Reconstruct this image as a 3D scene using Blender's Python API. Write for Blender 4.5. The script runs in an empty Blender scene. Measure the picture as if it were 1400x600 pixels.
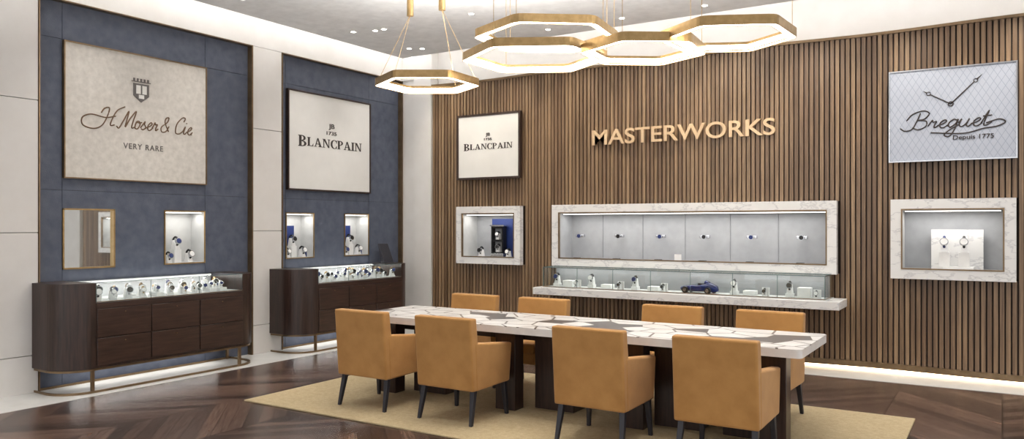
import bpy, bmesh, math, random
from mathutils import Matrix, Vector
random.seed(7)
scene=bpy.context.scene
COL=scene.collection

# ---------------------------------------------------------------- materials
def lin(c):
    return tuple(((v/255)/12.92 if v/255<=0.04045 else ((v/255+0.055)/1.055)**2.4) for v in c)+(1,)
class NT:
    def __init__(s,name):
        s.m=bpy.data.materials.new(name); s.m.use_nodes=True
        s.t=s.m.node_tree; s.n=s.t.nodes; s.l=s.t.links
        s.b=s.n['Principled BSDF']
    def add(s,k,**kw):
        n=s.n.new(k)
        for a,v in kw.items(): setattr(n,a,v)
        return n
    def link(s,a,b): s.l.new(a,b)
    def math(s,op,a,b=None,c=None):
        n=s.add('ShaderNodeMath',operation=op)
        for i,v in enumerate((a,b,c)):
            if v is None: continue
            if isinstance(v,(int,float)): n.inputs[i].default_value=v
            else: s.link(v,n.inputs[i])
        return n.outputs[0]
    def mix(s,f,a,b):
        n=s.add('ShaderNodeMix',data_type='RGBA')
        for i,v in ((0,f),(6,a),(7,b)):
            if isinstance(v,(int,float)): n.inputs[i].default_value=v
            elif isinstance(v,tuple): n.inputs[i].default_value=v
            else: s.link(v,n.inputs[i])
        return n.outputs[2]
    def coord(s): return s.add('ShaderNodeTexCoord').outputs['Object']
    def noise(s,vec,scale,detail=3,rough=0.5,stretch=None):
        if stretch:
            mp=s.add('ShaderNodeMapping'); mp.inputs['Scale'].default_value=stretch
            s.link(vec,mp.inputs[0]); vec=mp.outputs[0]
        n=s.add('ShaderNodeTexNoise'); n.inputs['Scale'].default_value=scale
        n.inputs['Detail'].default_value=detail; n.inputs['Roughness'].default_value=rough
        s.link(vec,n.inputs['Vector']); return n.outputs['Fac']
    def ramp(s,f,lo,hi):
        n=s.add('ShaderNodeMapRange'); n.inputs[1].default_value=lo; n.inputs[2].default_value=hi
        s.link(f,n.inputs[0]); return n.outputs[0]
    def bump(s,h,strength=0.2,dist=0.01):
        n=s.add('ShaderNodeBump'); n.inputs['Strength'].default_value=strength; n.inputs['Distance'].default_value=dist
        s.link(h,n.inputs['Height']); s.link(n.outputs[0],s.b.inputs['Normal'])

def simple(name,c,rough=0.5,metal=0.0,c2=None,scale=8,stretch=None,bump=0,bscale=None,spec=None,sheen=0):
    t=NT(name); t.b.inputs['Roughness'].default_value=rough; t.b.inputs['Metallic'].default_value=metal
    if spec is not None: t.b.inputs['Specular IOR Level'].default_value=spec
    if sheen: t.b.inputs['Sheen Weight'].default_value=sheen
    if c2 is None: c2=tuple(max(0,v*0.94) for v in c)
    co=t.coord(); f=t.ramp(t.noise(co,scale,4,0.55,stretch),0.3,0.7)
    t.link(t.mix(f,lin(c),lin(c2)),t.b.inputs['Base Color'])
    if bump: t.bump(t.noise(co,bscale or scale*6,3,0.6,stretch),bump,0.004)
    return t.m
def emit(name,c,s):
    t=NT(name); t.b.inputs['Base Color'].default_value=lin(c)
    t.b.inputs['Emission Color'].default_value=lin(c); t.b.inputs['Emission Strength'].default_value=s
    return t.m
def glass(name):
    m=bpy.data.materials.new(name); m.use_nodes=True; n=m.node_tree.nodes; l=m.node_tree.links
    n.clear(); o=n.new('ShaderNodeOutputMaterial'); mx=n.new('ShaderNodeMixShader')
    tr=n.new('ShaderNodeBsdfTransparent'); gl=n.new('ShaderNodeBsdfGlossy'); fr=n.new('ShaderNodeLayerWeight'); fr.inputs[0].default_value=0.5
    pw=n.new('ShaderNodeMath'); pw.operation='POWER'; pw.inputs[1].default_value=5; l.new(fr.outputs['Facing'],pw.inputs[0])
    ma=n.new('ShaderNodeMath'); ma.operation='MULTIPLY_ADD'; ma.inputs[1].default_value=0.7; ma.inputs[2].default_value=0.035; l.new(pw.outputs[0],ma.inputs[0])
    tr.inputs[0].default_value=(0.965,0.985,0.98,1); gl.inputs['Roughness'].default_value=0.02
    l.new(ma.outputs[0],mx.inputs[0]); l.new(tr.outputs[0],mx.inputs[1]); l.new(gl.outputs[0],mx.inputs[2]); l.new(mx.outputs[0],o.inputs[0])
    return m

def m_floor():
    t=NT('chevron_wood'); co=t.coord(); sp=t.add('ShaderNodeSeparateXYZ'); t.link(co,sp.inputs[0])
    x,y=sp.outputs[0],sp.outputs[1]
    BW=0.85
    u=t.math('DIVIDE',x,BW*2); fr=t.math('FRACT',t.math('ADD',u,50.0))
    tri=t.math('MULTIPLY',t.math('ABSOLUTE',t.math('SUBTRACT',fr,0.5)),BW*2)
    v=t.math('ADD',y,tri); pv=t.math('DIVIDE',v,0.15)
    idx=t.math('FLOOR',pv); pf=t.math('FRACT',t.math('ADD',pv,100.0)); bi=t.math('FLOOR',t.math('DIVIDE',x,BW))
    cb=t.add('ShaderNodeCombineXYZ'); t.link(idx,cb.inputs[0]); t.link(bi,cb.inputs[1])
    wn=t.add('ShaderNodeTexWhiteNoise'); t.link(cb.outputs[0],wn.inputs[0])
    along=t.math('SUBTRACT',y,tri)
    cg=t.add('ShaderNodeCombineXYZ'); t.link(t.math('MULTIPLY',v,26.0),cg.inputs[0]); t.link(t.math('MULTIPLY',along,1.6),cg.inputs[1]); t.link(wn.outputs[0],cg.inputs[2])
    g=t.noise(cg.outputs[0],1.5,5,0.6)
    base=t.mix(wn.outputs[0],lin((46,33,28)),lin((118,92,78)))
    c=t.mix(t.ramp(g,0.4,0.78),base,lin((38,28,25)))
    gap=t.math('LESS_THAN',pf,0.05)
    bf=t.math('FRACT',t.math('ADD',t.math('DIVIDE',x,BW),100.0)); seam=t.math('LESS_THAN',bf,0.014)
    gp=t.math('MAXIMUM',gap,seam)
    c=t.mix(t.math('MULTIPLY',gp,0.85),c,lin((12,9,8)))
    t.link(c,t.b.inputs['Base Color']); t.b.inputs['Roughness'].default_value=0.27
    t.bump(t.math('SUBTRACT',1.0,gp),0.3,0.002)
    return t.m
SLP=0.054
def m_slat():
    t=NT('slat_wood'); co=t.coord(); sp=t.add('ShaderNodeSeparateXYZ'); t.link(co,sp.inputs[0])
    idx=t.math('FLOOR',t.math('DIVIDE',t.math('ADD',sp.outputs[0],7.26-0.01),SLP))
    wn=t.add('ShaderNodeTexWhiteNoise',noise_dimensions='1D'); t.link(idx,wn.inputs['W'])
    base=t.mix(wn.outputs[0],lin((112,88,67)),lin((158,130,100)))
    g=t.ramp(t.noise(co,1.0,5,0.6,(70,70,1.6)),0.4,0.7)
    c=t.mix(t.math('MULTIPLY',g,0.8),base,lin((76,57,42)))
    t.link(c,t.b.inputs['Base Color']); t.b.inputs['Roughness'].default_value=0.34
    return t.m
def m_table():
    t=NT('marble_mosaic'); co=t.coord(); sx=t.add('ShaderNodeSeparateXYZ'); t.link(co,sx.inputs[0])
    mp=t.add('ShaderNodeMapping'); mp.inputs['Scale'].default_value=(3.9,5.0,0.0); mp.inputs['Rotation'].default_value=(0,0,0.35); t.link(co,mp.inputs[0])
    def vor(f):
        v=t.add('ShaderNodeTexVoronoi',feature=f,voronoi_dimensions='2D'); v.inputs['Scale'].default_value=1; t.link(mp.outputs[0],v.inputs['Vector']); return v
    v=vor('DISTANCE_TO_EDGE'); v2=vor('F1')
    edge=t.math('LESS_THAN',v.outputs['Distance'],0.036)
    sp=t.add('ShaderNodeSeparateColor'); t.link(v2.outputs['Color'],sp.inputs[0])
    cy=t.math('LESS_THAN',t.math('ABSOLUTE',t.math('SUBTRACT',sx.outputs[1],5.98)),0.26)
    top=t.math('GREATER_THAN',sx.outputs[2],0.755)
    dark=t.math('MULTIPLY',t.math('MULTIPLY',t.math('GREATER_THAN',sp.outputs[0],0.74),cy),top)
    vein=t.ramp(t.noise(co,3,8,0.65),0.35,0.65)
    c=t.mix(vein,lin((234,232,229)),lin((214,210,206)))
    c=t.mix(dark,c,lin((74,66,62))); c=t.mix(t.math('MULTIPLY',edge,top),c,lin((84,70,58)))
    t.link(c,t.b.inputs['Base Color']); t.b.inputs['Roughness'].default_value=0.3
    return t.m
def m_marble():
    t=NT('white_marble'); co=t.coord()
    n=t.noise(co,1.6,7,0.6,(1.6,1,3.5)); f=t.math('ABSOLUTE',t.math('SUBTRACT',n,0.5)); f=t.ramp(f,0.0,0.025)
    t.link(t.mix(f,lin((200,199,200)),lin((226,225,223))),t.b.inputs['Base Color']); t.b.inputs['Roughness'].default_value=0.25
    return t.m
def m_rug():
    t=NT('rug_wool'); co=t.coord()
    f=t.noise(co,30,4,0.7); g=t.noise(co,160,2,0.7)
    c=t.mix(t.ramp(f,0.3,0.7),lin((196,178,142)),lin((174,155,119)))
    c=t.mix(t.math('MULTIPLY',t.ramp(g,0.4,0.7),0.4),c,lin((142,123,90)))
    t.link(c,t.b.inputs['Base Color']); t.b.inputs['Roughness'].default_value=0.95; t.bump(g,0.6,0.008)
    return t.m
def m_diamond():
    t=NT('diamond_lattice'); co=t.coord(); sp=t.add('ShaderNodeSeparateXYZ'); t.link(co,sp.inputs[0])
    a=t.math('MULTIPLY',sp.outputs[0],15.0); b=t.math('MULTIPLY',sp.outputs[2],9.0)
    p=t.math('ABSOLUTE',t.math('SUBTRACT',t.math('FRACT',t.math('ADD',t.math('ADD',a,b),100.0)),0.5))
    q=t.math('ABSOLUTE',t.math('SUBTRACT',t.math('FRACT',t.math('ADD',t.math('SUBTRACT',a,b),100.0)),0.5))
    e=t.math('LESS_THAN',t.math('MINIMUM',p,q),0.045)
    c=t.mix(e,lin((176,182,195)),lin((150,158,175)))
    t.link(c,t.b.inputs['Base Color']); t.b.inputs['Roughness'].default_value=0.4
    return t.m

M={}
M['floor']=m_floor(); M['slat']=m_slat(); M['table']=m_table(); M['marble']=m_marble(); M['rug']=m_rug(); M['diamond']=m_diamond()
M['slatback']=simple('slat_backing',(58,43,32),0.6)
M['white']=simple('warm_white_plaster',(220,217,213),0.6,c2=(212,208,203),scale=3)
M['ceil']=simple('ceiling_paint',(240,241,243),0.9)
M['blue']=simple('slate_blue_panel',(86,92,106),0.6,c2=(68,74,90),scale=9,bump=0.25,bscale=70)
M['groove']=simple('dark_joint',(48,50,56),0.8)
M['jointw']=simple('pale_joint',(150,147,142),0.8)
M['bronze']=simple('bronze_trim',(140,118,92),0.35,0.8,c2=(120,100,76))
M['brass']=simple('brushed_brass',(186,156,110),0.3,0.9,c2=(164,136,92),scale=20)
M['letter']=simple('brass_letter',(214,186,150),0.4,0.3,c2=(200,172,136))
M['dwood']=simple('dark_walnut',(64,45,38),0.32,c2=(38,28,24),scale=3,stretch=(14,14,1.2))
M['dwoodh']=simple('dark_walnut_horizontal',(72,51,43),0.32,c2=(43,30,25),scale=3,stretch=(14,1.2,14))
M['leg']=simple('ebonised_leg',(38,38,46),0.4)
M['fabric']=simple('mustard_velvet',(184,136,76),0.85,c2=(166,119,62),scale=6,bump=0.15,bscale=200,sheen=0.15)
M['stone']=simple('pale_stone',(220,219,215),0.35,c2=(203,202,198),scale=4)
M['canvas']=simple('sign_face',(222,220,215),0.7,c2=(216,214,209),scale=4)
M['linen']=simple('sign_linen',(210,205,197),0.85,c2=(191,186,178),scale=16,bump=0.2,bscale=120)
M['ink']=simple('sign_ink',(56,48,44),0.6)
M['brownink']=simple('sign_brown_ink',(106,80,56),0.6)
M['greyink']=simple('sign_grey_ink',(104,99,96),0.6)
M['nichew']=simple('niche_lining',(190,191,190),0.7)
M['nicheg']=simple('niche_grey_fabric',(166,168,171),0.8)
M['seam']=simple('niche_seam',(140,142,145),0.8)
M['navy']=simple('navy_card',(24,44,100),0.5)
M['black']=simple('black_lacquer',(22,22,24),0.25)
M['silver']=simple('polished_steel',(210,212,216),0.18,0.95)
M['standw']=simple('white_leather',(230,230,229),0.5)
M['carblue']=simple('car_paint',(22,34,92),0.15)
M['rubber']=simple('tyre_rubber',(20,20,20),0.7)
M['mirror']=simple('mirror_glass',(225,228,228),0.02,1.0,c2=(225,228,228))
M['glass']=glass('clear_glass')
M['gedge']=simple('polished_glass_edge',(112,130,128),0.15,0.3)
M['led']=emit('led_diffuser',(255,246,230),9.0)
M['lampdisc']=emit('downlight_lens',(255,250,240),12.0)
M['ledstrip']=emit('led_strip',(255,250,242),3.5)
M['ledwarm']=emit('led_strip_warm',(255,228,190),7.0)

# ---------------------------------------------------------------- builder
class B:
    def __init__(s,name):
        s.name=name; s.bm=bmesh.new(); s.mats=[]; s.X=Matrix.Identity(4)
    def mi(s,m):
        m=M[m] if isinstance(m,str) else m
        if m not in s.mats: s.mats.append(m)
        return s.mats.index(m)
    def poly(s,vs,fs,mat,smooth=False,bev=0,seg=2):
        i=s.mi(mat); V=[s.bm.verts.new(s.X@Vector(v)) for v in vs]; F=[]
        for f in fs:
            try: q=s.bm.faces.new([V[k] for k in f])
            except ValueError: continue
            q.material_index=i; q.smooth=smooth; F.append(q)
        if bev>0:
            E=list({e for q in F for e in q.edges})
            r=bmesh.ops.bevel(s.bm,geom=E,offset=bev,segments=seg,profile=0.6,affect='EDGES')
            for q in r['faces']: q.material_index=i; q.smooth=True
        return V
    def box(s,x0,x1,y0,y1,z0,z1,mat,bev=0,seg=2):
        vs=[(x0,y0,z0),(x1,y0,z0),(x1,y1,z0),(x0,y1,z0),(x0,y0,z1),(x1,y0,z1),(x1,y1,z1),(x0,y1,z1)]
        s.poly(vs,[(0,3,2,1),(4,5,6,7),(0,1,5,4),(1,2,6,5),(2,3,7,6),(3,0,4,7)],mat,bev=bev,seg=seg)
    def hexa(s,vs,mat,bev=0,seg=2):
        s.poly(vs,[(0,3,2,1),(4,5,6,7),(0,1,5,4),(1,2,6,5),(2,3,7,6),(3,0,4,7)],mat,bev=bev,seg=seg)
    def prism(s,pts,z0,z1,mat,smooth=False,bev=0):
        n=len(pts); vs=[(p[0],p[1],z0) for p in pts]+[(p[0],p[1],z1) for p in pts]
        fs=[tuple(range(n-1,-1,-1)),tuple(range(n,2*n))]+[(i,(i+1)%n,n+(i+1)%n,n+i) for i in range(n)]
        s.poly(vs,fs,mat,bev=bev)
    def cyl(s,p0,p1,r0,r1,mat,seg=16,caps=True):
        p0=Vector(p0);p1=Vector(p1);d=(p1-p0).normalized()
        a=d.orthogonal().normalized(); b=d.cross(a)
        vs=[];
        for p,r in ((p0,r0),(p1,r1)):
            for k in range(seg):
                t=2*math.pi*k/seg; vs.append(tuple(p+a*math.cos(t)*r+b*math.sin(t)*r))
        s.poly(vs,[(k,(k+1)%seg,seg+(k+1)%seg,seg+k) for k in range(seg)],mat,smooth=True)
        if caps:
            s.poly(vs[:seg],[tuple(range(seg-1,-1,-1))],mat); s.poly(vs[seg:],[tuple(range(seg))],mat)
    def tube(s,path,r,mat,seg=8,closed=False):
        n=len(path); P=[Vector(p) for p in path]; vs=[]
        for k in range(n):
            if closed: d=(P[(k+1)%n]-P[k-1]).normalized()
            else: d=(P[min(k+1,n-1)]-P[max(k-1,0)]).normalized()
            up=Vector((0,0,1)) if abs(d.z)<0.95 else Vector((1,0,0))
            a=d.cross(up).normalized(); b=a.cross(d)
            for j in range(seg):
                t=2*math.pi*j/seg+math.pi/4; vs.append(tuple(P[k]+a*math.cos(t)*r+b*math.sin(t)*r))
        fs=[]
        for k in range(n if closed else n-1):
            for j in range(seg):
                k2=(k+1)%n
                fs.append((k*seg+j,k*seg+(j+1)%seg,k2*seg+(j+1)%seg,k2*seg+j))
        if not closed: fs+= [tuple(range(seg)),tuple(range((n-1)*seg,n*seg))]
        s.poly(vs,fs,mat,smooth=seg>4)
    def torus(s,c,R,r,ax,mat,sx=1,seg=16,arc=1.0):
        c=Vector(c);ax=Vector(ax).normalized();a=ax.orthogonal().normalized()
        if abs(ax.z)<0.5: a=Vector((0,0,1))
        b=ax.cross(a)
        s.tube([tuple(c+a*math.cos(2*math.pi*k/seg)*R+b*math.sin(2*math.pi*k/seg)*R*sx) for k in range(seg)],r,mat,seg=6,closed=True)
    def done(s,parent=None,name=None):
        bmesh.ops.recalc_face_normals(s.bm,faces=s.bm.faces)
        me=bpy.data.meshes.new(s.name); s.bm.to_mesh(me); s.bm.free()
        for m in s.mats: me.materials.append(m)
        o=bpy.data.objects.new(s.name,me); COL.objects.link(o)
        if parent: o.parent=parent
        return o
def empty(name,loc=(0,0,0)):
    o=bpy.data.objects.new(name,None); o.location=loc; COL.objects.link(o); return o

def rects(a0,a1,b0,b1,holes):
    A=sorted({a0,a1}|{min(max(v,a0),a1) for h in holes for v in h[:2]})
    Bv=sorted({b0,b1}|{min(max(v,b0),b1) for h in holes for v in h[2:]})
    out=[]
    for i in range(len(A)-1):
        run=None
        for j in range(len(Bv)-1):
            ca=(A[i]+A[i+1])/2; cb=(Bv[j]+Bv[j+1])/2
            inside=any(h[0]<ca<h[1] and h[2]<cb<h[3] for h in holes)
            if inside:
                if run is not None: out.append((A[i],A[i+1],run,Bv[j])); run=None
            elif run is None: run=Bv[j]
        if run is not None: out.append((A[i],A[i+1],run,Bv[-1]))
    return out

# ---------------------------------------------------------------- room shell
XL=-7.9; YB=9.3; H1=3.82; HS=3.68; HC=4.05; HT=4.35
XR=4.5; YN=-2.5; BY0=3.93
b=B('floor'); b.box(-8.4,XR,YN,10.0,-0.1,0,'floor'); b.done()
b=B('trim_1'); b.box(XL-0.05,-7.2,YN,9.3,0,0.004,'stone'); b.done()
b=B('trim_2'); b.box(-7.2,XR,8.78,9.6,0,0.004,'stone'); b.done()

nich=[(4.19,4.73,1.16,1.77),(5.30,5.83,1.16,1.77),(7.04,7.54,1.16,1.77),(8.11,8.62,1.16,1.77)]
b=B('wall_left')
b.box(-8.4,-8.25,YN,9.6,0,HT,'white')
joints=[0.0,0.36,1.53,2.80,H1]
g=0.003
def wpanel(y0,y1,z0,z1):
    b.box(-8.0,-7.83,y0+g,y1-g,z0+g,z1-g,'white',bev=0.003,seg=1)
for (y0,y1) in ((YN,-0.5),(-0.5,1.5),(1.5,3.0),(3.0,BY0),(6.46,6.92)):
    b.box(-8.25,-7.86,y0,y1,0,H1,'jointw')
    for i in range(len(joints)-1): wpanel(y0,y1,joints[i],joints[i+1])
b.box(-8.25,-7.83,YN,9.6,H1,HT,'white')
b.done()
b=B('wall_left_blue_cladding')
for (y0,y1) in ((BY0,6.46),(6.92,9.3)):
    hs=[h for h in nich if y0<h[0]<y1]
    for r in rects(y0,y1,0,H1,hs): b.box(-8.0,-7.915,r[0],r[1],r[2],r[3],'groove')
    cuts=sorted({y0,y1}|({4.19,5.83} if y0<5 else {7.04,8.62}))
    for i in range(len(cuts)-1):
        for (z0,z1) in ((0,1.0),(1.0,1.95),(1.95,3.45),(3.45,H1)):
            a0,a1=cuts[i]+0.002,cuts[i+1]-0.002
            for r in rects(a0,a1,z0+0.002,z1-0.002,hs): b.box(-7.915,-7.90,r[0],r[1],r[2],r[3],'blue')
    b.box(-7.90,-7.82,y0,y0+0.012,0,H1,'bronze'); b.box(-7.90,-7.82,y1-0.02,y1,0,H1,'bronze')
    b.box(-7.90,-7.82,y0,y1,H1-0.012,H1,'bronze')
b.done()

openings=[(-6.66,-5.73,1.13,1.79),(-5.06,-1.63,1.14,1.79),(-0.92,0.04,1.12,1.79)]
SX0,SX1=-7.26,1.0
b=B('wall_back')
b.box(-8.4,XR,9.85,10.0,0,HT,'white')
b.box(-8.0,-7.62,9.32,9.6,0,H1,'white'); b.box(-7.60,-7.27,9.29,9.6,0,H1,'white')
b.box(-8.25,SX0,9.3,9.6,H1,HT,'white')
b.box(SX0,SX1,9.46,9.7,HS,HT,'white')
b.box(SX1,XR,9.30,9.7,0,HT,'white')
b.done()
def wave(x): return 0.04*math.sin(2*math.pi*(x+7.0)/2.6)
SB={}
def seg_builder(x0,x1,z0,z1):
    """slatted cladding is built in bays: between the niches, above and below them"""
    xc=(x0+x1)/2; key=None
    for i,o in enumerate(openings):
        if x1>o[0]-.08 and x0<o[1]+.08 and (x0>o[0]-.2 and x1<o[1]+.2): key=('o',i,z0>1.5)
    if key is None: key=('g',sum(1 for o in openings if xc>o[0]))
    if key not in SB: SB[key]=B('wall_back_slat_cladding')
    return SB[key]
for r in rects(SX0,SX1,0,HS-0.01,openings):
    seg_builder(*r).box(r[0],r[1],9.42,9.46,r[2],r[3],'slatback')
n=int((SX1-SX0)/SLP)
for i in range(n):
    x=SX0+0.01+i*SLP; w=0.038; yo=9.335+wave(x)
    segs=[(0.10,HS)]
    for o in openings:
        if x+w>o[0]-.08 and x<o[1]+.08:
            segs=[(0.10,o[2]-.085),(o[3]+.085,HS)]
    for z0,z1 in segs:
        b=seg_builder(x,x+w,z0,z1)
        b.box(x,x+w,yo,9.42,z0,z1,'slat'); b.box(x+w,x+SLP,yo+0.034,9.42,z0,z1,'slatback')
for b in SB.values(): b.done()
b=B('baseboard_back')
xs=[SX0+k*(SX1-SX0)/60 for k in range(61)]
pts=[(x,9.325+wave(x)) for x in xs]+[(SX1,9.44),(SX0,9.44)]
b.prism(pts,0.035,0.10,'bronze'); b.box(SX0,SX1,9.395,9.43,0.003,0.035,'ledwarm'); b.done()
b=B('trim_3')
pts=[(x,9.31+wave(x)) for x in xs]+[(SX1,9.44),(SX0,9.44)]
b.prism(pts,HS,HS+0.03,'bronze'); b.done()

b=B('ceiling')
b.box(-8.4,XR,YN,10.0,HT,HT+0.1,'ceil')
b.box(-7.45,XR,YN,8.85,HC,HC+0.07,'ceil')
b.box(-7.45,-7.41,YN,8.85,HC+0.07,HC+0.14,'white'); b.box(-7.45,XR,8.81,8.85,HC+0.07,HC+0.14,'white')
b.done()

# ---------------------------------------------------------------- lights
def area(name,loc,sx,sy,power,rot=(0,0,0),col=(1,0.97,0.93)):
    l=bpy.data.lights.new(name,'AREA'); l.shape='RECTANGLE'; l.size=sx; l.size_y=sy; l.energy=power; l.color=col
    o=bpy.data.objects.new(name,l); o.location=loc; o.rotation_euler=rot; COL.objects.link(o); return o
def spot(name,loc,target,power,ang=60,blend=0.8,col=(1,0.965,0.92),rad=0.05):
    l=bpy.data.lights.new(name,'SPOT'); l.energy=power; l.spot_size=math.radians(ang); l.spot_blend=blend; l.color=col; l.shadow_soft_size=rad
    o=bpy.data.objects.new(name,l); o.location=loc
    o.rotation_euler=(Vector(target)-Vector(loc)).to_track_quat('-Z','Y').to_euler(); COL.objects.link(o); return o
area('cove_light',(-7.62,3.6,HC+0.12),0.1,11.5,75,(math.pi,0,0))
area('cove_light',(-1.5,9.02,HC+0.12),11.5,0.1,75,(math.pi,0,0))
dlm=None
def downlight(x,y):
    global dlm
    if dlm is None:
        b=B('recessed_downlight')
        b.cyl((0,0,-0.004),(0,0,0.004),0.045,0.045,'white'); b.cyl((0,0,-0.006),(0,0,0),0.03,0.03,'lampdisc')
        o=b.done(); dlm=o.data
    else:
        o=bpy.data.objects.new('recessed_downlight',dlm); COL.objects.link(o)
    o.location=(x,y,HC)
for x in (-6.6,-5.2,-3.0,-1.2,-0.2,1.4):
    for y in (2.2,4.0,5.2,7.4):
        for dx in ((-0.07,0.07) if (x<-6) else (0,)): downlight(x+dx,y)
        spot('downlight_lamp',(x,y,HC-0.03),(x,y,0),44,95,1.0)
for x in [-6.8,-5.8,-4.8,-3.8,-2.8,-1.8,-0.8,0.2]:
    downlight(x,8.5); spot('wall_washer_lamp',(x,8.5,HC-0.03),(x,9.3,2.5),76,80,1.0,(1,0.92,0.8))
for y in (4.4,5.6,7.3,8.4):
    downlight(-6.95,y); spot('wall_washer_lamp',(-6.95,y,HC-0.03),(-7.9,y,1.8),40,75,1.0)
w=bpy.data.worlds.new('World'); scene.world=w; w.use_nodes=True
w.node_tree.nodes['Background'].inputs[0].default_value=(1,0.99,0.985,1); w.node_tree.nodes['Background'].inputs[1].default_value=1.35

# ---------------------------------------------------------------- text helpers
ML=Matrix(((0,0,1,0),(1,0,0,0),(0,1,0,0),(0,0,0,1)))
MB=Matrix(((1,0,0,0),(0,0,-1,0),(0,1,0,0),(0,0,0,1)))
def frame(base,loc): return Matrix.Translation(Vector(loc))@base
def text(s,F,x,y,wd,ht,depth,mat,parent,name='lettering',bold=0.0,z=0.0,spacing=1.0):
    cu=bpy.data.curves.new('t','FONT'); cu.body=s; cu.extrude=0.5; cu.offset=bold; cu.space_character=spacing
    to=bpy.data.objects.new('t',cu); COL.objects.link(to)
    bpy.context.view_layer.update()
    me=bpy.data.meshes.new_from_object(to.evaluated_get(bpy.context.evaluated_depsgraph_get()))
    bpy.data.objects.remove(to)
    xs=[v.co.x for v in me.vertices]; ys=[v.co.y for v in me.vertices]
    x0,x1,y0,y1=min(xs),max(xs),min(ys),max(ys)
    for v in me.vertices:
        lx=x-wd/2+(v.co.x-x0)/(x1-x0)*wd; ly=y+(v.co.y-y0)/(y1-y0)*ht; lz=z+(v.co.z+0.5)*depth
        v.co=F@Vector((lx,ly,lz))
    me.materials.clear(); me.materials.append(M[mat])
    o=bpy.data.objects.new(name,me); COL.objects.link(o); o.parent=parent; return o
def ell(cx,cy,rx,ry,a0,a1,n=16):
    return [(cx+rx*math.cos(math.radians(a0+(a1-a0)*k/n)),cy+ry*math.sin(math.radians(a0+(a1-a0)*k/n))) for k in range(n+1)]
def R(x0,x1,y0,y1): return [(x0,y0),(x1,y0),(x1,y1),(x0,y1)]
def quads(o,i): return [[o[k],o[k+1],i[k+1],i[k]] for k in range(len(o)-1)]
def stem(x,w=0.22): return [R(x,x+w,0,1),R(x-.08,x+w+.08,0,.075),R(x-.08,x+w+.08,.925,1)]
def bowl(x,cy,ro,ri,h,hi): return quads(ell(x,cy,ro,h,-90,90),ell(x,cy,ri,hi,-90,90))
GL={
'I':(stem(.08),.42),
'L':(stem(.08)+[R(.28,.74,0,.075),[(.60,.05),(.74,.05),(.74,.34)]],.80),
'P':(stem(.08)+bowl(.34,.73,.40,.2,.27,.2)+[R(.2,.34,.46,.53),R(.2,.34,.93,1)],.80),
'B':(stem(.08)+bowl(.34,.75,.36,.17,.25,.18)+bowl(.34,.26,.44,.23,.26,.19)+[R(.2,.34,.46,.54),R(.2,.34,.93,1),R(.2,.34,0,.07)],.84),
'A':([[(.42,1),(.52,1),(.22,.03),(.12,.03)],[(.42,1),(.54,1),(.94,.03),(.68,.03)],R(.24,.7,.28,.36),R(.02,.32,0,.07),R(.58,1.02,0,.07)],1.04),
'N':([R(.11,.20,.03,.97),[(.08,1),(.32,1),(.87,0),(.74,0)],R(.78,.87,0,.97),R(.0,.31,0,.07),R(.0,.22,.93,1),R(.67,.98,.93,1)],1.0),
'C':(quads(ell(.48,.5,.46,.52,42,318,24),ell(.52,.5,.28,.45,42,318,24))+[R(.76,.83,.64,.98),R(.76,.83,.02,.32)],.88)}
def serif(s,F,cx,y,wd,ht,mat,parent,z=0):
    tot=sum(GL[c][1]*(1.25 if i==0 else 1)+.04 for i,c in enumerate(s)); k=wd/tot; x=-wd/2+cx
    b=B('serif_lettering')
    for i,c in enumerate(s):
        big=1.25 if i==0 else 1.0
        for p in GL[c][0]:
            n=len(p); q=[(x+u*k*big,y+v*ht*big-(0.0 if big==1 else ht*0.12)) for u,v in p]
            vs=[tuple(F@Vector((a,c2,z))) for a,c2 in q]+[tuple(F@Vector((a,c2,z+0.004))) for a,c2 in q]
            b.poly(vs,[tuple(range(n-1,-1,-1)),tuple(range(n,2*n))]+[(j,(j+1)%n,n+(j+1)%n,n+j) for j in range(n)],mat)
        x+=(GL[c][1]*big+.04)*k
    return b.done(parent)
def cr(P,n=8):
    P=[Vector((p[0],p[1],0)) for p in P]; P=[P[0]*2-P[1]]+P+[P[-1]*2-P[-2]]; out=[]
    for i in range(1,len(P)-2):
        for k in range(n):
            t=k/n; a,b_,c,d=P[i-1],P[i],P[i+1],P[i+2]
            out.append(0.5*((2*b_)+(c-a)*t+(2*a-5*b_+4*c-d)*t*t+(3*b_-a-3*c+d)*t**3))
    out.append(P[-2]); return out
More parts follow.
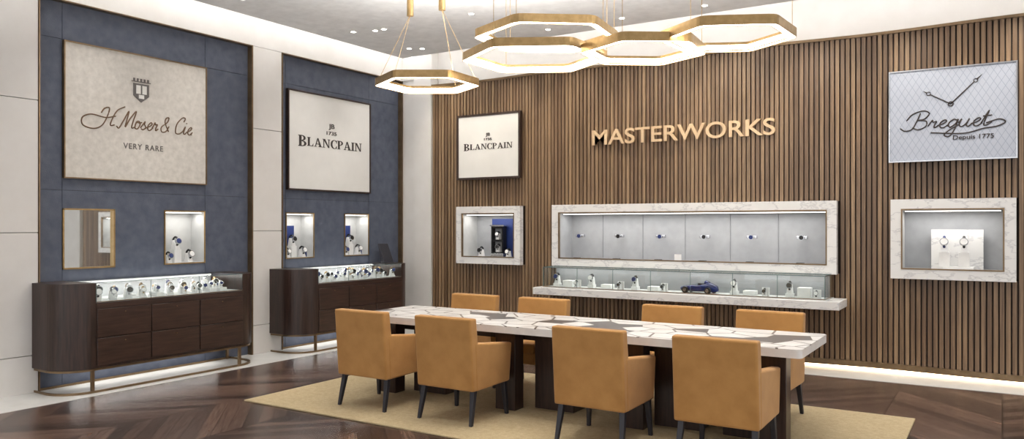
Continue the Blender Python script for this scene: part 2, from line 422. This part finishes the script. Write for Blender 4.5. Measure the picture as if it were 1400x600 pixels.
SC={
'e':([[(0,.3),(.5,.55),(.72,.85),(.5,1),(.2,.6),(.3,.1),(.6,0),(.95,.35)]],.85),
'o':([[(.1,.5),(.2,.9),(.5,1),(.75,.6),(.55,.05),(.2,.08),(.1,.5),(.25,.85),(.6,.8),(.95,.9)]],.92),
's':([[(0,.2),(.45,1.05),(.45,.7),(.7,.35),(.45,0),(.1,.1)],[(.45,0),(.9,.35)]],.8),
'r':([[(0,.3),(.25,1.05),(.35,.8),(.65,.85),(.55,.4),(.62,.05),(.9,.3)]],.82),
'u':([[(0,.5),(.2,1),(.12,.3),(.35,0),(.7,.4),(.85,1)],[(.85,1),(.75,.2),(.95,0),(1.2,.35)]],1.1),
'g':([[(.75,.9),(.45,1),(.1,.5),(.3,0),(.7,.4),(.85,1),(.75,-.4),(.45,-1.2),(.0,-1.0),(.3,-.4),(1.05,.3)]],.95),
't':([[(0,.3),(.4,1.9),(.25,.3),(.45,0),(.9,.4)],[(.0,1.2),(.75,1.28)]],.75),
'i':([[(0,.3),(.25,1),(.18,.2),(.38,0),(.7,.35)],[(.3,1.45),(.36,1.5)]],.6),
'B':([[(.6,2.1),(.45,1),(.2,0),(-.4,-.2),(-.9,.2)],[(-.5,1.2),(-.1,2.0),(.8,2.4),(1.4,2.0),(1.1,1.3),(.5,1.15),(1.3,1.0),(1.4,.3),(.8,-.1),(.2,.2)]],1.6),
'H':([[(-.4,1.5),(-.1,2.1),(.5,2.2),(.5,1.2),(.1,0),(-.9,-.5),(-2.3,-.2),(-2.6,.7),(-1.6,1.2),(.3,1.0),(1.6,1.3)],[(2.5,2.6),(1.6,2.0),(1.2,.8),(1.2,.1),(1.7,.2)]],1.9),
'M':([[(-.4,.1),(0,-.1),(.4,1),(.8,2.1),(.8,1.0),(.8,.1),(1.2,1.2),(1.8,2.2),(1.7,1),(1.7,.1),(2.1,.2)]],2.0),
'C':([[(1.2,1.6),(1.3,2.1),(.8,2.1),(.2,1.2),(.3,.1),(.9,0),(1.4,.4)]],1.35),
'&':([[(1.2,.1),(.4,1.2),(.4,1.8),(.8,1.9),(.7,1.3),(.0,.6),(.2,.0),(.8,.1),(1.1,.8)]],1.5),
' ':([],.5),'.':([[(0,0),(.06,.05)]],.3)}
def script(s,F,cx,y,wd,xh,r,mat,parent,z=0.004,extra=()):
    tot=sum(SC[c][1] for c in s); k=wd/tot; x=0
    b=B('script_lettering')
    st=[]
    for c in s:
        for p in SC[c][0]: st.append([(x+q[0],q[1]) for q in p])
        x+=SC[c][1]
    st+=list(extra)
    for p in st:
        pa=[tuple(F@Vector((cx-wd/2+(v.x)*k+v.y*xh*0.25,y+v.y*xh,z))) for v in cr(p)]
        b.tube(pa,r,mat,seg=6)
    return b.done(parent)

def sign(name,F,wd,ht,face,frm,fw=0.03,dp=0.05):
    b=B(name); b.X=F
    b.box(-wd/2+fw,wd/2-fw,-ht/2+fw,ht/2-fw,0.0,dp-0.012,face)
    for q in ((-wd/2,wd/2,ht/2-fw,ht/2),(-wd/2,wd/2,-ht/2,-ht/2+fw),(-wd/2,-wd/2+fw,-ht/2+fw,ht/2-fw),(wd/2-fw,wd/2,-ht/2+fw,ht/2-fw)):
        b.box(q[0],q[1],q[2],q[3],0,dp,frm)
    return b.done()
F=frame(ML,(-7.9,5.01,2.755))
s=sign('wall_sign',F,1.64,1.37,'linen','bronze',0.012,0.04)
script('H Moser & Cie.',F,0.10,-0.12,1.08,0.085,0.0068,'brownink',s,z=0.03)
text('VERY RARE',F,0.03,-0.34,0.46,0.06,0.004,'greyink',s,z=0.028,spacing=1.2,bold=.01)
cb=B('crest'); cb.X=F@Matrix.Translation((0,.04,0))
cb.poly([(-.09,.33,.03),(.09,.33,.03),(.09,.2,.03),(0,.13,.03),(-.09,.2,.03),(-.09,.33,.036),(.09,.33,.036),(.09,.2,.036),(0,.13,.036),(-.09,.2,.036)],
 [(5,6,7,8,9),(0,1,6,5),(1,2,7,6),(2,3,8,7),(3,4,9,8),(4,0,5,9)],'greyink')
cb.box(-.06,-.01,.22,.31,.036,.04,'canvas'); cb.box(.01,.06,.22,.31,.036,.04,'canvas'); cb.box(-.03,.03,.17,.21,.036,.04,'canvas')
cb.box(-.11,.11,.345,.355,.03,.036,'greyink')
for k in (-.08,-.04,0,.04,.08): cb.box(k-.01,k+.01,.355,.385,.03,.036,'greyink')
cb.done(s)
def blanc(F,wd,ht):
    s=sign('wall_sign',F,wd,ht,'canvas','dwood',0.02 if ht>1 else 0.03,0.05)
    q=wd/1.57
    serif('BLANCPAIN',F,0,-0.06*q,wd*0.77,0.118*q,'ink',s,z=0.038)
    text('JB',F,0,0.19*q,0.11*q,0.085*q,0.004,'ink',s,z=0.038,bold=0.02)
    text('1735',F,0,0.12*q,0.19*q,0.05*q,0.004,'ink',s,z=0.038,bold=0.02)
    return s
blanc(frame(ML,(-7.9,7.83,2.725)),1.57,1.32)
blanc(frame(MB,(-6.21,9.29,2.73)),1.09,0.94)
F=frame(MB,(-0.445,9.29,2.755))
s=sign('wall_sign',F,1.16,0.97,'diamond','silver',0.012,0.06)
script('Breguet',F,-0.02,-0.14,0.72,0.078,0.0068,'ink',s,z=0.05,extra=[[(6.6,.3),(7.6,.7),(8.2,.3),(7.6,-.2),(6.5,-.4),(4.9,-.9),(2.0,-.6)]])
text('Depuis 1775',F,0.2,-0.285,0.36,0.058,0.004,'ink',s,z=0.05,bold=0.01)
cb=B('clock_hands'); cb.X=F
def hand(dx,dy,L):
    d=Vector((dx,dy,0)).normalized(); o=Vector((0.0,0.1,0.052))
    cb.tube([tuple(o),tuple(o+d*L*0.78)],0.006,'ink',seg=6)
    cb.torus(tuple(o+d*(L*0.78+0.018)),0.018,0.004,(0,0,1),'ink')
    cb.cyl(tuple(o+d*(L*0.78+0.036)),tuple(o+d*L*1.05),0.007,0.001,'ink',8)
hand(-.83,.5,0.28); hand(.75,.75,0.38); cb.torus((0,.1,.052),0.022,0.006,(0,0,1),'ink'); cb.done(s)
F=frame(MB,(-3.395,9.295,2.65))
st=empty('wall_lettering',(0,0,0)); text('MASTERWORKS',F,0,0,2.35,0.2,0.03,'letter',st,name='letters',bold=0.012)

# ---------------------------------------------------------------- small goods
def watch(b,p,s,f,strap='black',stand='standw',hh=0.0):
    x,y,z=p; fx,fy=f
    X0=b.X.copy()
    b.X=X0@Matrix.Translation((x,y,z))@Matrix.Rotation(math.atan2(fy,fx)-math.pi/2,4,'Z')@Matrix.Scale(s,4)
    if hh: b.box(-.03,.03,-.03,.03,0,hh,stand,bev=.002,seg=1)
    b.hexa([(-.022,-.03,hh),(.022,-.03,hh),(.022,.03,hh),(-.022,.03,hh),(-.016,-.02,hh+.07),(.016,-.02,hh+.07),(.016,.0,hh+.07),(-.016,.0,hh+.07)],stand,bev=.003)
    b.torus((0,0,hh+.06),.034,.008,(1,0,0),strap,sx=.9)
    b.cyl((0,.026,hh+.062),(0,.042,hh+.066),.024,.024,'silver',18); b.cyl((0,.042,hh+.066),(0,.0435,hh+.0665),.02,.02,random.choice(['standw','navy','black']),18)
    b.X=X0
def nichebox(b,F,wd,ht,dp,lining,frm,fw,proud=0.012,back=None):
    b.X=F; w2,h2=wd/2,ht/2; t=0.01
    b.box(-w2,w2,-h2,h2,-dp-t,-dp,back or lining)
    b.box(-w2-t,-w2,-h2-t,h2+t,-dp,0,lining); b.box(w2,w2+t,-h2-t,h2+t,-dp,0,lining)
    b.box(-w2,w2,h2,h2+t,-dp,0,lining); b.box(-w2,w2,-h2-t,-h2,-dp,0,lining)
    for q in ((-w2-fw,w2+fw,h2,h2+fw),(-w2-fw,w2+fw,-h2-fw,-h2),(-w2-fw,-w2,-h2,h2),(w2,w2+fw,-h2,h2)):
        b.box(q[0],q[1],q[2],q[3],0,proud,frm)
for i,h in enumerate(nich):
    cy=(h[0]+h[1])/2; cz=(h[2]+h[3])/2; F=frame(ML,(-7.9,cy,cz)); wd,ht=h[1]-h[0],h[3]-h[2]
    if i==0:
        b=B('wall_mirror'); b.X=F
        b.box(-wd/2,wd/2,-ht/2,ht/2,-0.04,-0.02,'mirror')
        for q in ((-wd/2,wd/2,ht/2-.015,ht/2),(-wd/2,wd/2,-ht/2,-ht/2+.015),(-wd/2,-wd/2+.015,-ht/2,ht/2),(wd/2-.015,wd/2,-ht/2,ht/2)):
            b.box(q[0],q[1],q[2],q[3],-0.04,0.015,'brass')
        b.done(); continue
    b=B('wall_display_niche'); nichebox(b,F,wd-.03,ht-.03,.24,'nichew','brass',.013)
    b.box(-wd/2+.03,wd/2-.03,ht/2-.03,ht/2-.022,-.06,-.03,'ledstrip'); o=b.done()
    area('niche_lamp',(-7.99,cy,h[3]-0.04),0.1,wd*.8,1.5)
    b=B('watch_display'); zb=h[2]+.016
    watch(b,(-8.0,cy-.05,zb),1.5,(1,0),hh=.1); watch(b,(-7.97,cy+.1,zb),1.5,(1,0)); watch(b,(-7.96,cy-.17,zb),1.3,(1,0))
    if i>1: b.box(-8.09,-8.08,cy-.14,cy+.06,zb,zb+.42,'navy'); b.box(-7.99,-7.985,cy+.14,cy+.2,zb,zb+.07,'navy')
    b.done(o)

def bniche(o,fw,lining,dp,back=None):
    cx=(o[0]+o[1])/2; cz=(o[2]+o[3])/2
    b=B('marble_display_niche'); F=frame(MB,(cx,9.23,cz)); wd,ht=o[1]-o[0],o[3]-o[2]
    nichebox(b,F,wd-.03,ht-.03,dp,lining,'marble',fw,0.02,back)
    w2,h2=wd/2-.015,ht/2-.015
    for q in ((-w2-fw,w2+fw,h2+.012,h2+fw),(-w2-fw,w2+fw,-h2-fw,-h2-.012),(-w2-fw,-w2-.012,-h2-.012,h2+.012),(w2+.012,w2+fw,-h2-.012,h2+.012)):
        b.box(q[0],q[1],q[2],q[3],-.07,0,'marble')
    for q in ((-w2,w2,h2-.014,h2),(-w2,w2,-h2,-h2+.014),(-w2,-w2+.014,-h2+.014,h2-.014),(w2-.014,w2,-h2+.014,h2-.014)):
        b.box(q[0],q[1],q[2],q[3],-.01,.025,'bronze')
    b.box(-w2+.03,w2-.03,h2-.03,h2-.022,-.1,-.07,'ledstrip')
    return b.done(),cx,cz
o,cx,cz=bniche(openings[0],.095,'nichew',.38,'nicheg')
area('niche_lamp',(cx,9.36,1.745),.8,.15,4.0)
b=B('watch_winder_cabinet'); z0=openings[0][2]+.016
b.box(cx-.12,cx+.3,9.52,9.55,z0,z0+.55,'navy')
b.box(cx-.06,cx+.16,9.38,9.50,z0,z0+.05,'silver',bev=.004); 
for r in rects(cx-.05,cx+.15,z0+.05,z0+.44,[(cx-.03,cx+.13,z0+.07,z0+.22),(cx-.03,cx+.13,z0+.25,z0+.41)]): b.box(r[0],r[1],9.39,9.49,r[2],r[3],'black')
b.box(cx-.03,cx+.13,9.47,9.49,z0+.06,z0+.42,'nicheg'); b.box(cx-.07,cx+.17,9.38,9.50,z0+.44,z0+.46,'silver')
watch(b,(cx+.05,9.43,z0+.07),1.2,(0,-1)); watch(b,(cx+.05,9.43,z0+.25),1.2,(0,-1))
watch(b,(cx-.2,9.36,z0),1.5,(0,-1)); watch(b,(cx+.28,9.34,z0),1.3,(0,-1)); b.done(o)
o,cx,cz=bniche(openings[1],.1,'nicheg',.38,'nicheg')
area('niche_lamp',(cx,9.36,1.745),3.2,.12,15)
b=B('watch_display')
for k in range(6):
    x=-4.85+.577*k
    if k: b.box(x-.3,x-.297,9.602,9.61,1.16,1.77,'seam')
    b.cyl((x,9.61,1.46),(x,9.5,1.46),.008,.008,'silver',8)
    b.box(x-.06,x+.06,9.46,9.51,1.44,1.475,'silver',bev=.005); b.cyl((x,9.455,1.457),(x,9.43,1.457),.03,.03,'silver',18)
    b.cyl((x,9.43,1.457),(x,9.428,1.457),.025,.025,'black' if k%2 else 'navy',18)
    b.box(x-.04,x+.04,9.35,9.42,1.156,1.168,'black')
b.box(-3.46,-3.37,9.33,9.335,1.156,1.24,'standw')
b.done(o)
o,cx,cz=bniche(openings[2],.1,'nichew',.38,'nicheg')
area('niche_lamp',(cx,9.36,1.745),.8,.15,4.2)
b=B('watch_display'); z0=openings[2][2]+.016
b.box(cx-.2,cx+.28,9.5,9.54,z0,z0+.42,'marble'); b.box(cx-.08,cx+.2,9.3,9.5,z0,z0+.03,'standw')
watch(b,(cx-.07,9.38,z0+.03),1.7,(0,-1),strap='navy',hh=.09); watch(b,(cx+.11,9.38,z0+.03),1.7,(0,-1),hh=.09); b.done(o)

vit=empty('floating_glass_vitrine',(0,0,0))
b=B('shelf'); b.box(-5.2,-1.45,8.80,9.30,.70,.79,'marble',bev=.004,seg=1); b.box(-5.08,-1.58,8.84,9.26,.79,.80,'nichew'); b.done(vit)
def glassbox(x0,x1,y0,y1,z0,z1,parent):
    b=B('glass_panes'); t=.006
    b.box(x0,x1,y0,y1,z1-t,z1,'glass')
    b.box(x0,x1,y0,y0+t,z0,z1-t,'glass')
    b.box(x0,x0+t,y0+t,y1,z0,z1-t,'glass'); b.box(x1-t,x1,y0+t,y1,z0,z1-t,'glass')
    return b.done(parent)
glassbox(-5.07,-1.60,8.85,9.20,.80,1.055,vit)
b=B('metal_edges')
b.tube([(-5.07,9.2,.803),(-5.07,8.85,.803),(-1.6,8.85,.803),(-1.6,9.2,.803)],.008,'bronze',seg=4)
b.tube([(-5.07,9.2,1.055),(-5.07,8.85,1.055),(-1.6,8.85,1.055),(-1.6,9.2,1.055),(-5.07,9.2,1.055)],.007,'gedge',seg=4)
for x in (-5.07,-1.6): b.tube([(x,8.85,.8),(x,8.85,1.055)],.006,'gedge',seg=4); b.tube([(x,9.2,.8),(x,9.2,1.055)],.006,'bronze',seg=4)
for k in range(1,7):
    x=-5.07+k*3.47/7; b.tube([(x,8.85,.8),(x,8.85,1.055)],.004,'gedge',seg=4)
b.box(-5.06,-1.61,9.185,9.20,.80,1.04,'seam')
b.done(vit)
area('vitrine_lamp',(-3.33,9.12,1.04),3.4,.05,3.5)
b=B('watch_display')
for k,x in enumerate([-4.95,-4.8,-4.62,-4.45,-4.25,-4.02,-3.85,-3.62,-3.45,-2.62,-2.45,-2.25,-2.0,-1.85,-1.7]):
    y=9.02+.06*math.sin(k*2.1)
    if k%3==1: b.box(x-.07,x+.07,y-.06,y+.06,.80,.80+random.choice([.05,.08,.11]),'standw',bev=.003,seg=1)
    elif k%3==2: b.box(x-.04,x+.04,y-.01,y+.01,.80,.90,'standw'); watch(b,(x,y-.05,.80),1.0,(0,-1))
    else: watch(b,(x,y,.80),1.4,(0,-1),hh=.03)
b.done(vit)
car=B('model_car'); L=.44
sec=[(-.22,.012,.03,.05),(-.2,.045,.018,.085),(-.13,.07,.015,.115),(-.06,.075,.015,.10),(0,.07,.015,.085),(.08,.065,.015,.085),(.15,.055,.015,.075),(.2,.04,.018,.06),(.22,.015,.028,.045)]
vs=[]; N=14
for (x,hw,zb,zt) in sec:
    for k in range(N):
        t=2*math.pi*k/N; c,s_=math.cos(t),math.sin(t)
        vs.append((x,math.copysign(abs(c)**.6,c)*hw,(zb+zt)/2+math.copysign(abs(s_)**.7,s_)*(zt-zb)/2))
fs=[(i*N+k,i*N+(k+1)%N,(i+1)*N+(k+1)%N,(i+1)*N+k) for i in range(len(sec)-1) for k in range(N)]+[tuple(range(N)),tuple(range((len(sec)-1)*N,len(sec)*N))]
car.X=Matrix.Translation((-3.03,9.0,.802))@Matrix.Rotation(math.pi-.15,4,'Z')@Matrix.Scale(1.1,4)
car.poly(vs,fs,'carblue',smooth=True)
car.box(-.07,.0,-.04,.04,.09,.104,'black',bev=.004); car.hexa([(.0,-.04,.085),(.03,-.045,.083),(.03,.045,.083),(.0,.04,.085),(.0,-.035,.115),(.005,-.035,.115),(.005,.035,.115),(.0,.035,.115)],'glass')
car.cyl((-.11,0,.1),(-.07,0,.118),.03,.022,'carblue',12)
for x in (-.135,.13):
    for sy in (-1,1):
        car.cyl((x,sy*.06,.034),(x,sy*.09,.034),.034,.034,'rubber',20); car.cyl((x,sy*.09,.034),(x,sy*.092,.034),.02,.02,'silver',16)
car.done(vit)

# ---------------------------------------------------------------- display cases
def outline(y0,y1,xb,xf,r,n=10):
    pts=[(xb,y1),(xb,y0)]
    pts+=[(xf-r+r*math.sin(t*math.pi/2/n),y0+r-r*math.cos(t*math.pi/2/n)) for t in range(n+1)]
    pts+=[(xf-r+r*math.cos(t*math.pi/2/n),y1-r+r*math.sin(t*math.pi/2/n)) for t in range(n+1)]
    return pts
def case(y0,y1):
    e=empty('jewellery_display_cabinet',(0,0,0)); xb,xf,r=-7.88,-7.30,.3
    ga,gb=y0+r+.02,y1-r+.02
    b=B('cabinet_body'); b.prism(outline(y0,y1,xb,xf,r,14),.24,.86,'dwood')
    o=outline(y0,y1,xb,xf,r,14)
    left=[p for p in o if p[1]<ga-.001]; left=[(xb,ga)]+[p for p in left]+[(xf,ga)]
    b.prism(left,.86,1.05,'dwood')
    right=[p for p in o if p[1]>gb+.001 and p[0]>xb+.001]; b.prism([(xf,gb)]+right+[(xb,y1),(xb,gb)],.86,1.05,'dwood')
    b.done(e)
    b=B('drawer_fronts'); W=(gb-ga)/3
    for c in range(3):
        for (z0,z1) in ((.265,.52),(.53,.80)):
            b.box(xf-.002,xf+.014,ga+c*W+.006,ga+(c+1)*W-.006,z0,z1,'dwoodh',bev=.003,seg=1)
            b.cyl((xf+.012,ga+(c+.5)*W,z1-.04),(xf+.024,ga+(c+.5)*W,z1-.04),.006,.006,'bronze',10)
    b.box(xf-.002,xf+.01,ga,gb,.81,.855,'dwoodh'); b.done(e)
    b=B('display_deck'); b.box(xb,xf-.01,ga,gb,.86,.868,'nichew'); b.box(xb+.0,xb+.02,ga,gb,.868,1.04,'nicheg'); b.box(xb+.03,xb+.05,ga+.02,gb-.02,1.02,1.035,'ledstrip'); b.done(e)
    b=B('glass_panes'); b.box(xb,xf,ga,gb,1.044,1.05,'glass'); b.box(xf-.006,xf,ga,gb,.865,1.044,'glass'); b.done(e)
    b=B('bronze_base_frame')
    ol=[(p[0],p[1],.015) for p in outline(y0+.02,y1-.02,xb+.02,xf-.02,r-.02,10)]
    b.tube(ol,.015,'bronze',seg=4,closed=True)
    ol2=[(p[0],p[1],.225) for p in ol]; b.tube(ol2,.014,'bronze',seg=4,closed=True)
    for (x,y) in ((xf-.03,y0+r),(xf-.03,y1-r),(xb+.03,y0+.06),(xb+.03,y1-.06)): b.box(x-.014,x+.014,y-.014,y+.014,0,.24,'bronze')
    b.tube([(xf,ga,.868),(xf,ga,1.05)],.004,'gedge',seg=4); b.tube([(xf,gb,1.05),(xf,ga,1.05),(xb,ga,1.05)],.004,'gedge',seg=4); b.tube([(xf,gb,.868),(xf,ga,.868)],.005,'bronze',seg=4)
    for t in (1/3,2/3):
        y=ga+t*(gb-ga); b.tube([(xf,y,.868),(xf,y,1.05)],.003,'gedge',seg=4)
    b.done(e)
    b=B('watches')
    for row,(x,off) in enumerate(((-7.42,.08),(-7.56,.13),(-7.7,.07))):
        y=ga+off; k=row
        while y<gb-.07:
            s=random.choice([1.0,1.2,1.4]); kk=random.random()
            if kk<.22: b.box(x-.05,x+.05,y-.04,y+.05,.868,.868+random.choice([.02,.04]),'standw',bev=.003,seg=1); watch(b,(x,y,.90),.9,(1,-.3),strap='silver')
            else: watch(b,(x,y,.868),s,(1,-.3),strap=random.choice(['black','silver','navy','bronze','brass']),hh=random.choice([0,0,.015]))
            y+=.13+.05*random.random(); k+=1
    b.done(e)
    area('cabinet_lamp',(-7.8,(ga+gb)/2,1.03),.05,gb-ga-.1,4,(0,math.radians(-30),0))
    area('plinth_lamp',(-7.75,(ga+gb)/2,.22),.05,gb-ga,4)
    return e
case(3.87,6.16); case(6.72,8.93)
b=B('tablet_stand'); b.hexa([(-7.70,8.66,1.052),(-7.62,8.66,1.052),(-7.62,8.86,1.052),(-7.70,8.86,1.052),(-7.76,8.66,1.33),(-7.74,8.66,1.33),(-7.74,8.86,1.33),(-7.76,8.86,1.33)],'leg',bev=.004); b.done()

# ---------------------------------------------------------------- rug, table, chairs
b=B('area_rug'); b.box(-5.84,-.6,4.72,7.2,.0,.014,'rug',bev=.005); b.done()
Z0=.014
t=empty('conference_table',(0,0,0))
b=B('table_top')
def rrect(x0,x1,y0,y1,r,n=6):
    o=[]
    for cx,cy,a in ((x1-r,y0+r,-90),(x1-r,y1-r,0),(x0+r,y1-r,90),(x0+r,y0+r,180)):
        o+=[(cx+r*math.cos(math.radians(a+90*k/n)),cy+r*math.sin(math.radians(a+90*k/n))) for k in range(n+1)]
    return o
b.prism(rrect(-5.24,-1.14,5.48,6.40,.04),.70,.76,'table'); b.done(t)
b=B('table_pedestals')
for x in (-4.95,-3.62,-2.45,-1.38):
    b.box(x-.10,x+.10,5.66,5.80,Z0,.70,'dwood',bev=.003,seg=1)
for x in (-4.6,-3.25,-2.15,-1.6):
    b.box(x-.19,x+.19,5.86,6.22,Z0,.70,'dwood',bev=.003,seg=1)
b.box(-4.95,-1.38,5.84,6.02,.60,.70,'dwood')
b.done(t)

def chair(x,y,rot,z=Z0):
    e=empty('dining_armchair',(x,y,z)); e.rotation_euler=(0,0,rot)
    b=B('backrest')
    W=.285
    b.hexa([(-W,-.29,.27),(W,-.29,.27),(W,-.17,.27),(-W,-.17,.27),(-W,-.335,.85),(W,-.335,.85),(W,-.245,.85),(-W,-.245,.85)],'fabric',bev=.018,seg=3); b.done(e)
    b=B('armrests')
    for s_ in (-1,1):
        o,i=s_*.288,s_*.215
        a,c=(o,i) if s_<0 else (i,o)
        b.hexa([(a,-.25,.27),(c,-.25,.27),(c,.235,.28),(a,.235,.28),(a,-.27,.655),(c,-.27,.655),(c,.27,.60),(a,.27,.60)],'fabric',bev=.018,seg=3)
    b.done(e)
    b=B('seat'); b.box(-.222,.222,-.2,.26,.272,.38,'fabric',bev=.015,seg=3); b.box(-.216,.216,-.18,.285,.375,.465,'fabric',bev=.03,seg=4); b.done(e)
    b=B('legs')
    for sx in (-1,1):
        for yy,yf in ((-.23,-.29),(.2,.225)):
            cx=sx*.245; fx=sx*.262; h=.022; k=.014
            b.hexa([(fx-k,yf-k,0),(fx+k,yf-k,0),(fx+k,yf+k,0),(fx-k,yf+k,0),(cx-h,yy-h,.285),(cx+h,yy-h,.285),(cx+h,yy+h,.285),(cx-h,yy+h,.285)],'leg',bev=.003,seg=1)
    b.done(e); return e
for x in (-4.7,-3.80,-2.51,-1.59): chair(x,5.33,random.uniform(-.02,.02))
for x in (-4.77,-3.93,-2.56,-1.69): chair(x,6.58,math.pi+random.uniform(-.02,.02))

# ---------------------------------------------------------------- pendants
def ring(b,cx,cy,z,R_,rot,h=.07,wd=.068,vert=True):
    out=[]; 
    for k in range(6):
        a=rot+k*math.pi/3
        c=Vector((math.cos(a),math.sin(a)))
        p=Vector((math.cos(a-math.pi/3),math.sin(a-math.pi/3))); q=Vector((math.cos(a+math.pi/3),math.sin(a+math.pi/3)))
        A=c+(p-c)*.10; C=c+(q-c)*.10
        for t in (0,.33,.67,1): out.append(A*(1-t)**2+c*2*t*(1-t)+C*t*t)
    n=len(out); ri=R_-wd
    def lay(r,zz): return [(cx+v.x*r,cy+v.y*r,z+zz) for v in out]
    prof=[(R_,h/2,),(R_,-h/2),(R_-.006,-h/2),(R_-.006,-h/2+.004),(ri+.006,-h/2+.004),(ri+.006,-h/2),(ri,-h/2),(ri,-h/2+.008),(ri+.004,-h/2+.010),(ri+.004,h/2-.022),(ri,h/2-.020),(ri,h/2),(ri+.012,h/2),(ri+.012,h/2-.004),(R_-.012,h/2-.004),(R_-.012,h/2)]
    L=[lay(r,zz) for r,zz in prof]; mats=['brass','brass','brass','led','brass','brass','brass','brass','led','brass','brass','brass','brass','led','brass','brass']  # last led band, on top, is an added glow to lift the ceiling
    m=len(prof)
    for j in range(m):
        vs=L[j]+L[(j+1)%m]
        b.poly(vs,[(k,(k+1)%n,n+(k+1)%n,n+k) for k in range(n)],mats[j])
    if vert:
        for k in (0,8,16): 
            v=out[k+1]; q=(cx+v.x*(R_-wd/2),cy+v.y*(R_-wd/2))
            b.cyl((q[0],q[1],z+h/2),(q[0],q[1],HC),.0025,.0025,'brass',6); b.cyl((q[0],q[1],HC-.02),(q[0],q[1],HC),.02,.02,'brass',12)
    else:
        for k,(qx,qy) in ((0,(-4.52,5.95)),(4,(-4.52,5.95)),(12,(-4.91,5.95)),(16,(-4.91,5.95))):
            v=out[k+1]; b.cyl((cx+v.x*(R_-wd/2),cy+v.y*(R_-wd/2),z+h/2),(qx,qy,3.66),.0025,.0025,'brass',6)
        for qx in (-4.52,-4.91): b.cyl((qx,5.95,3.65),(qx,5.95,HC),.033,.033,'brass',20)
    for k in range(6):
        a=rot+(k+.5)*math.pi/3; rr=(R_-wd/2)*.866
        area('added_ceiling_fill',(cx+math.cos(a)*rr,cy+math.sin(a)*rr,z+h/2+.003),.03,R_*.8,5.0,(math.pi,0,-a))  # upward fill lamps added over the ring to brighten the ceiling
d=math.radians(32.1)
for i,(x,y,z,wd_,rt) in enumerate(((-4.7,5.95,2.98,1.03,d),(-3.40,6.0,3.28,1.30,d+.08),(-3.47,5.9,3.08,1.30,d-.06),(-2.47,5.95,3.03,1.05,d+.05),(-1.78,5.95,3.06,1.05,d-.1))):
    b=B('hexagonal_pendant_light'); ring(b,x,y,z,wd_/2,rt,vert=i>0); b.done()

# ---------------------------------------------------------------- camera
c=bpy.data.cameras.new('camera'); c.sensor_fit='HORIZONTAL'; c.sensor_width=36; c.lens=1067/1400*36; c.shift_y=8/1400
co=bpy.data.objects.new('camera',c); co.location=(0,0,1.6); co.rotation_euler=(math.pi/2,0,d); COL.objects.link(co); scene.camera=co
scene.view_settings.view_transform='Standard'; scene.view_settings.look='None'; scene.view_settings.exposure=0.06
print('done')
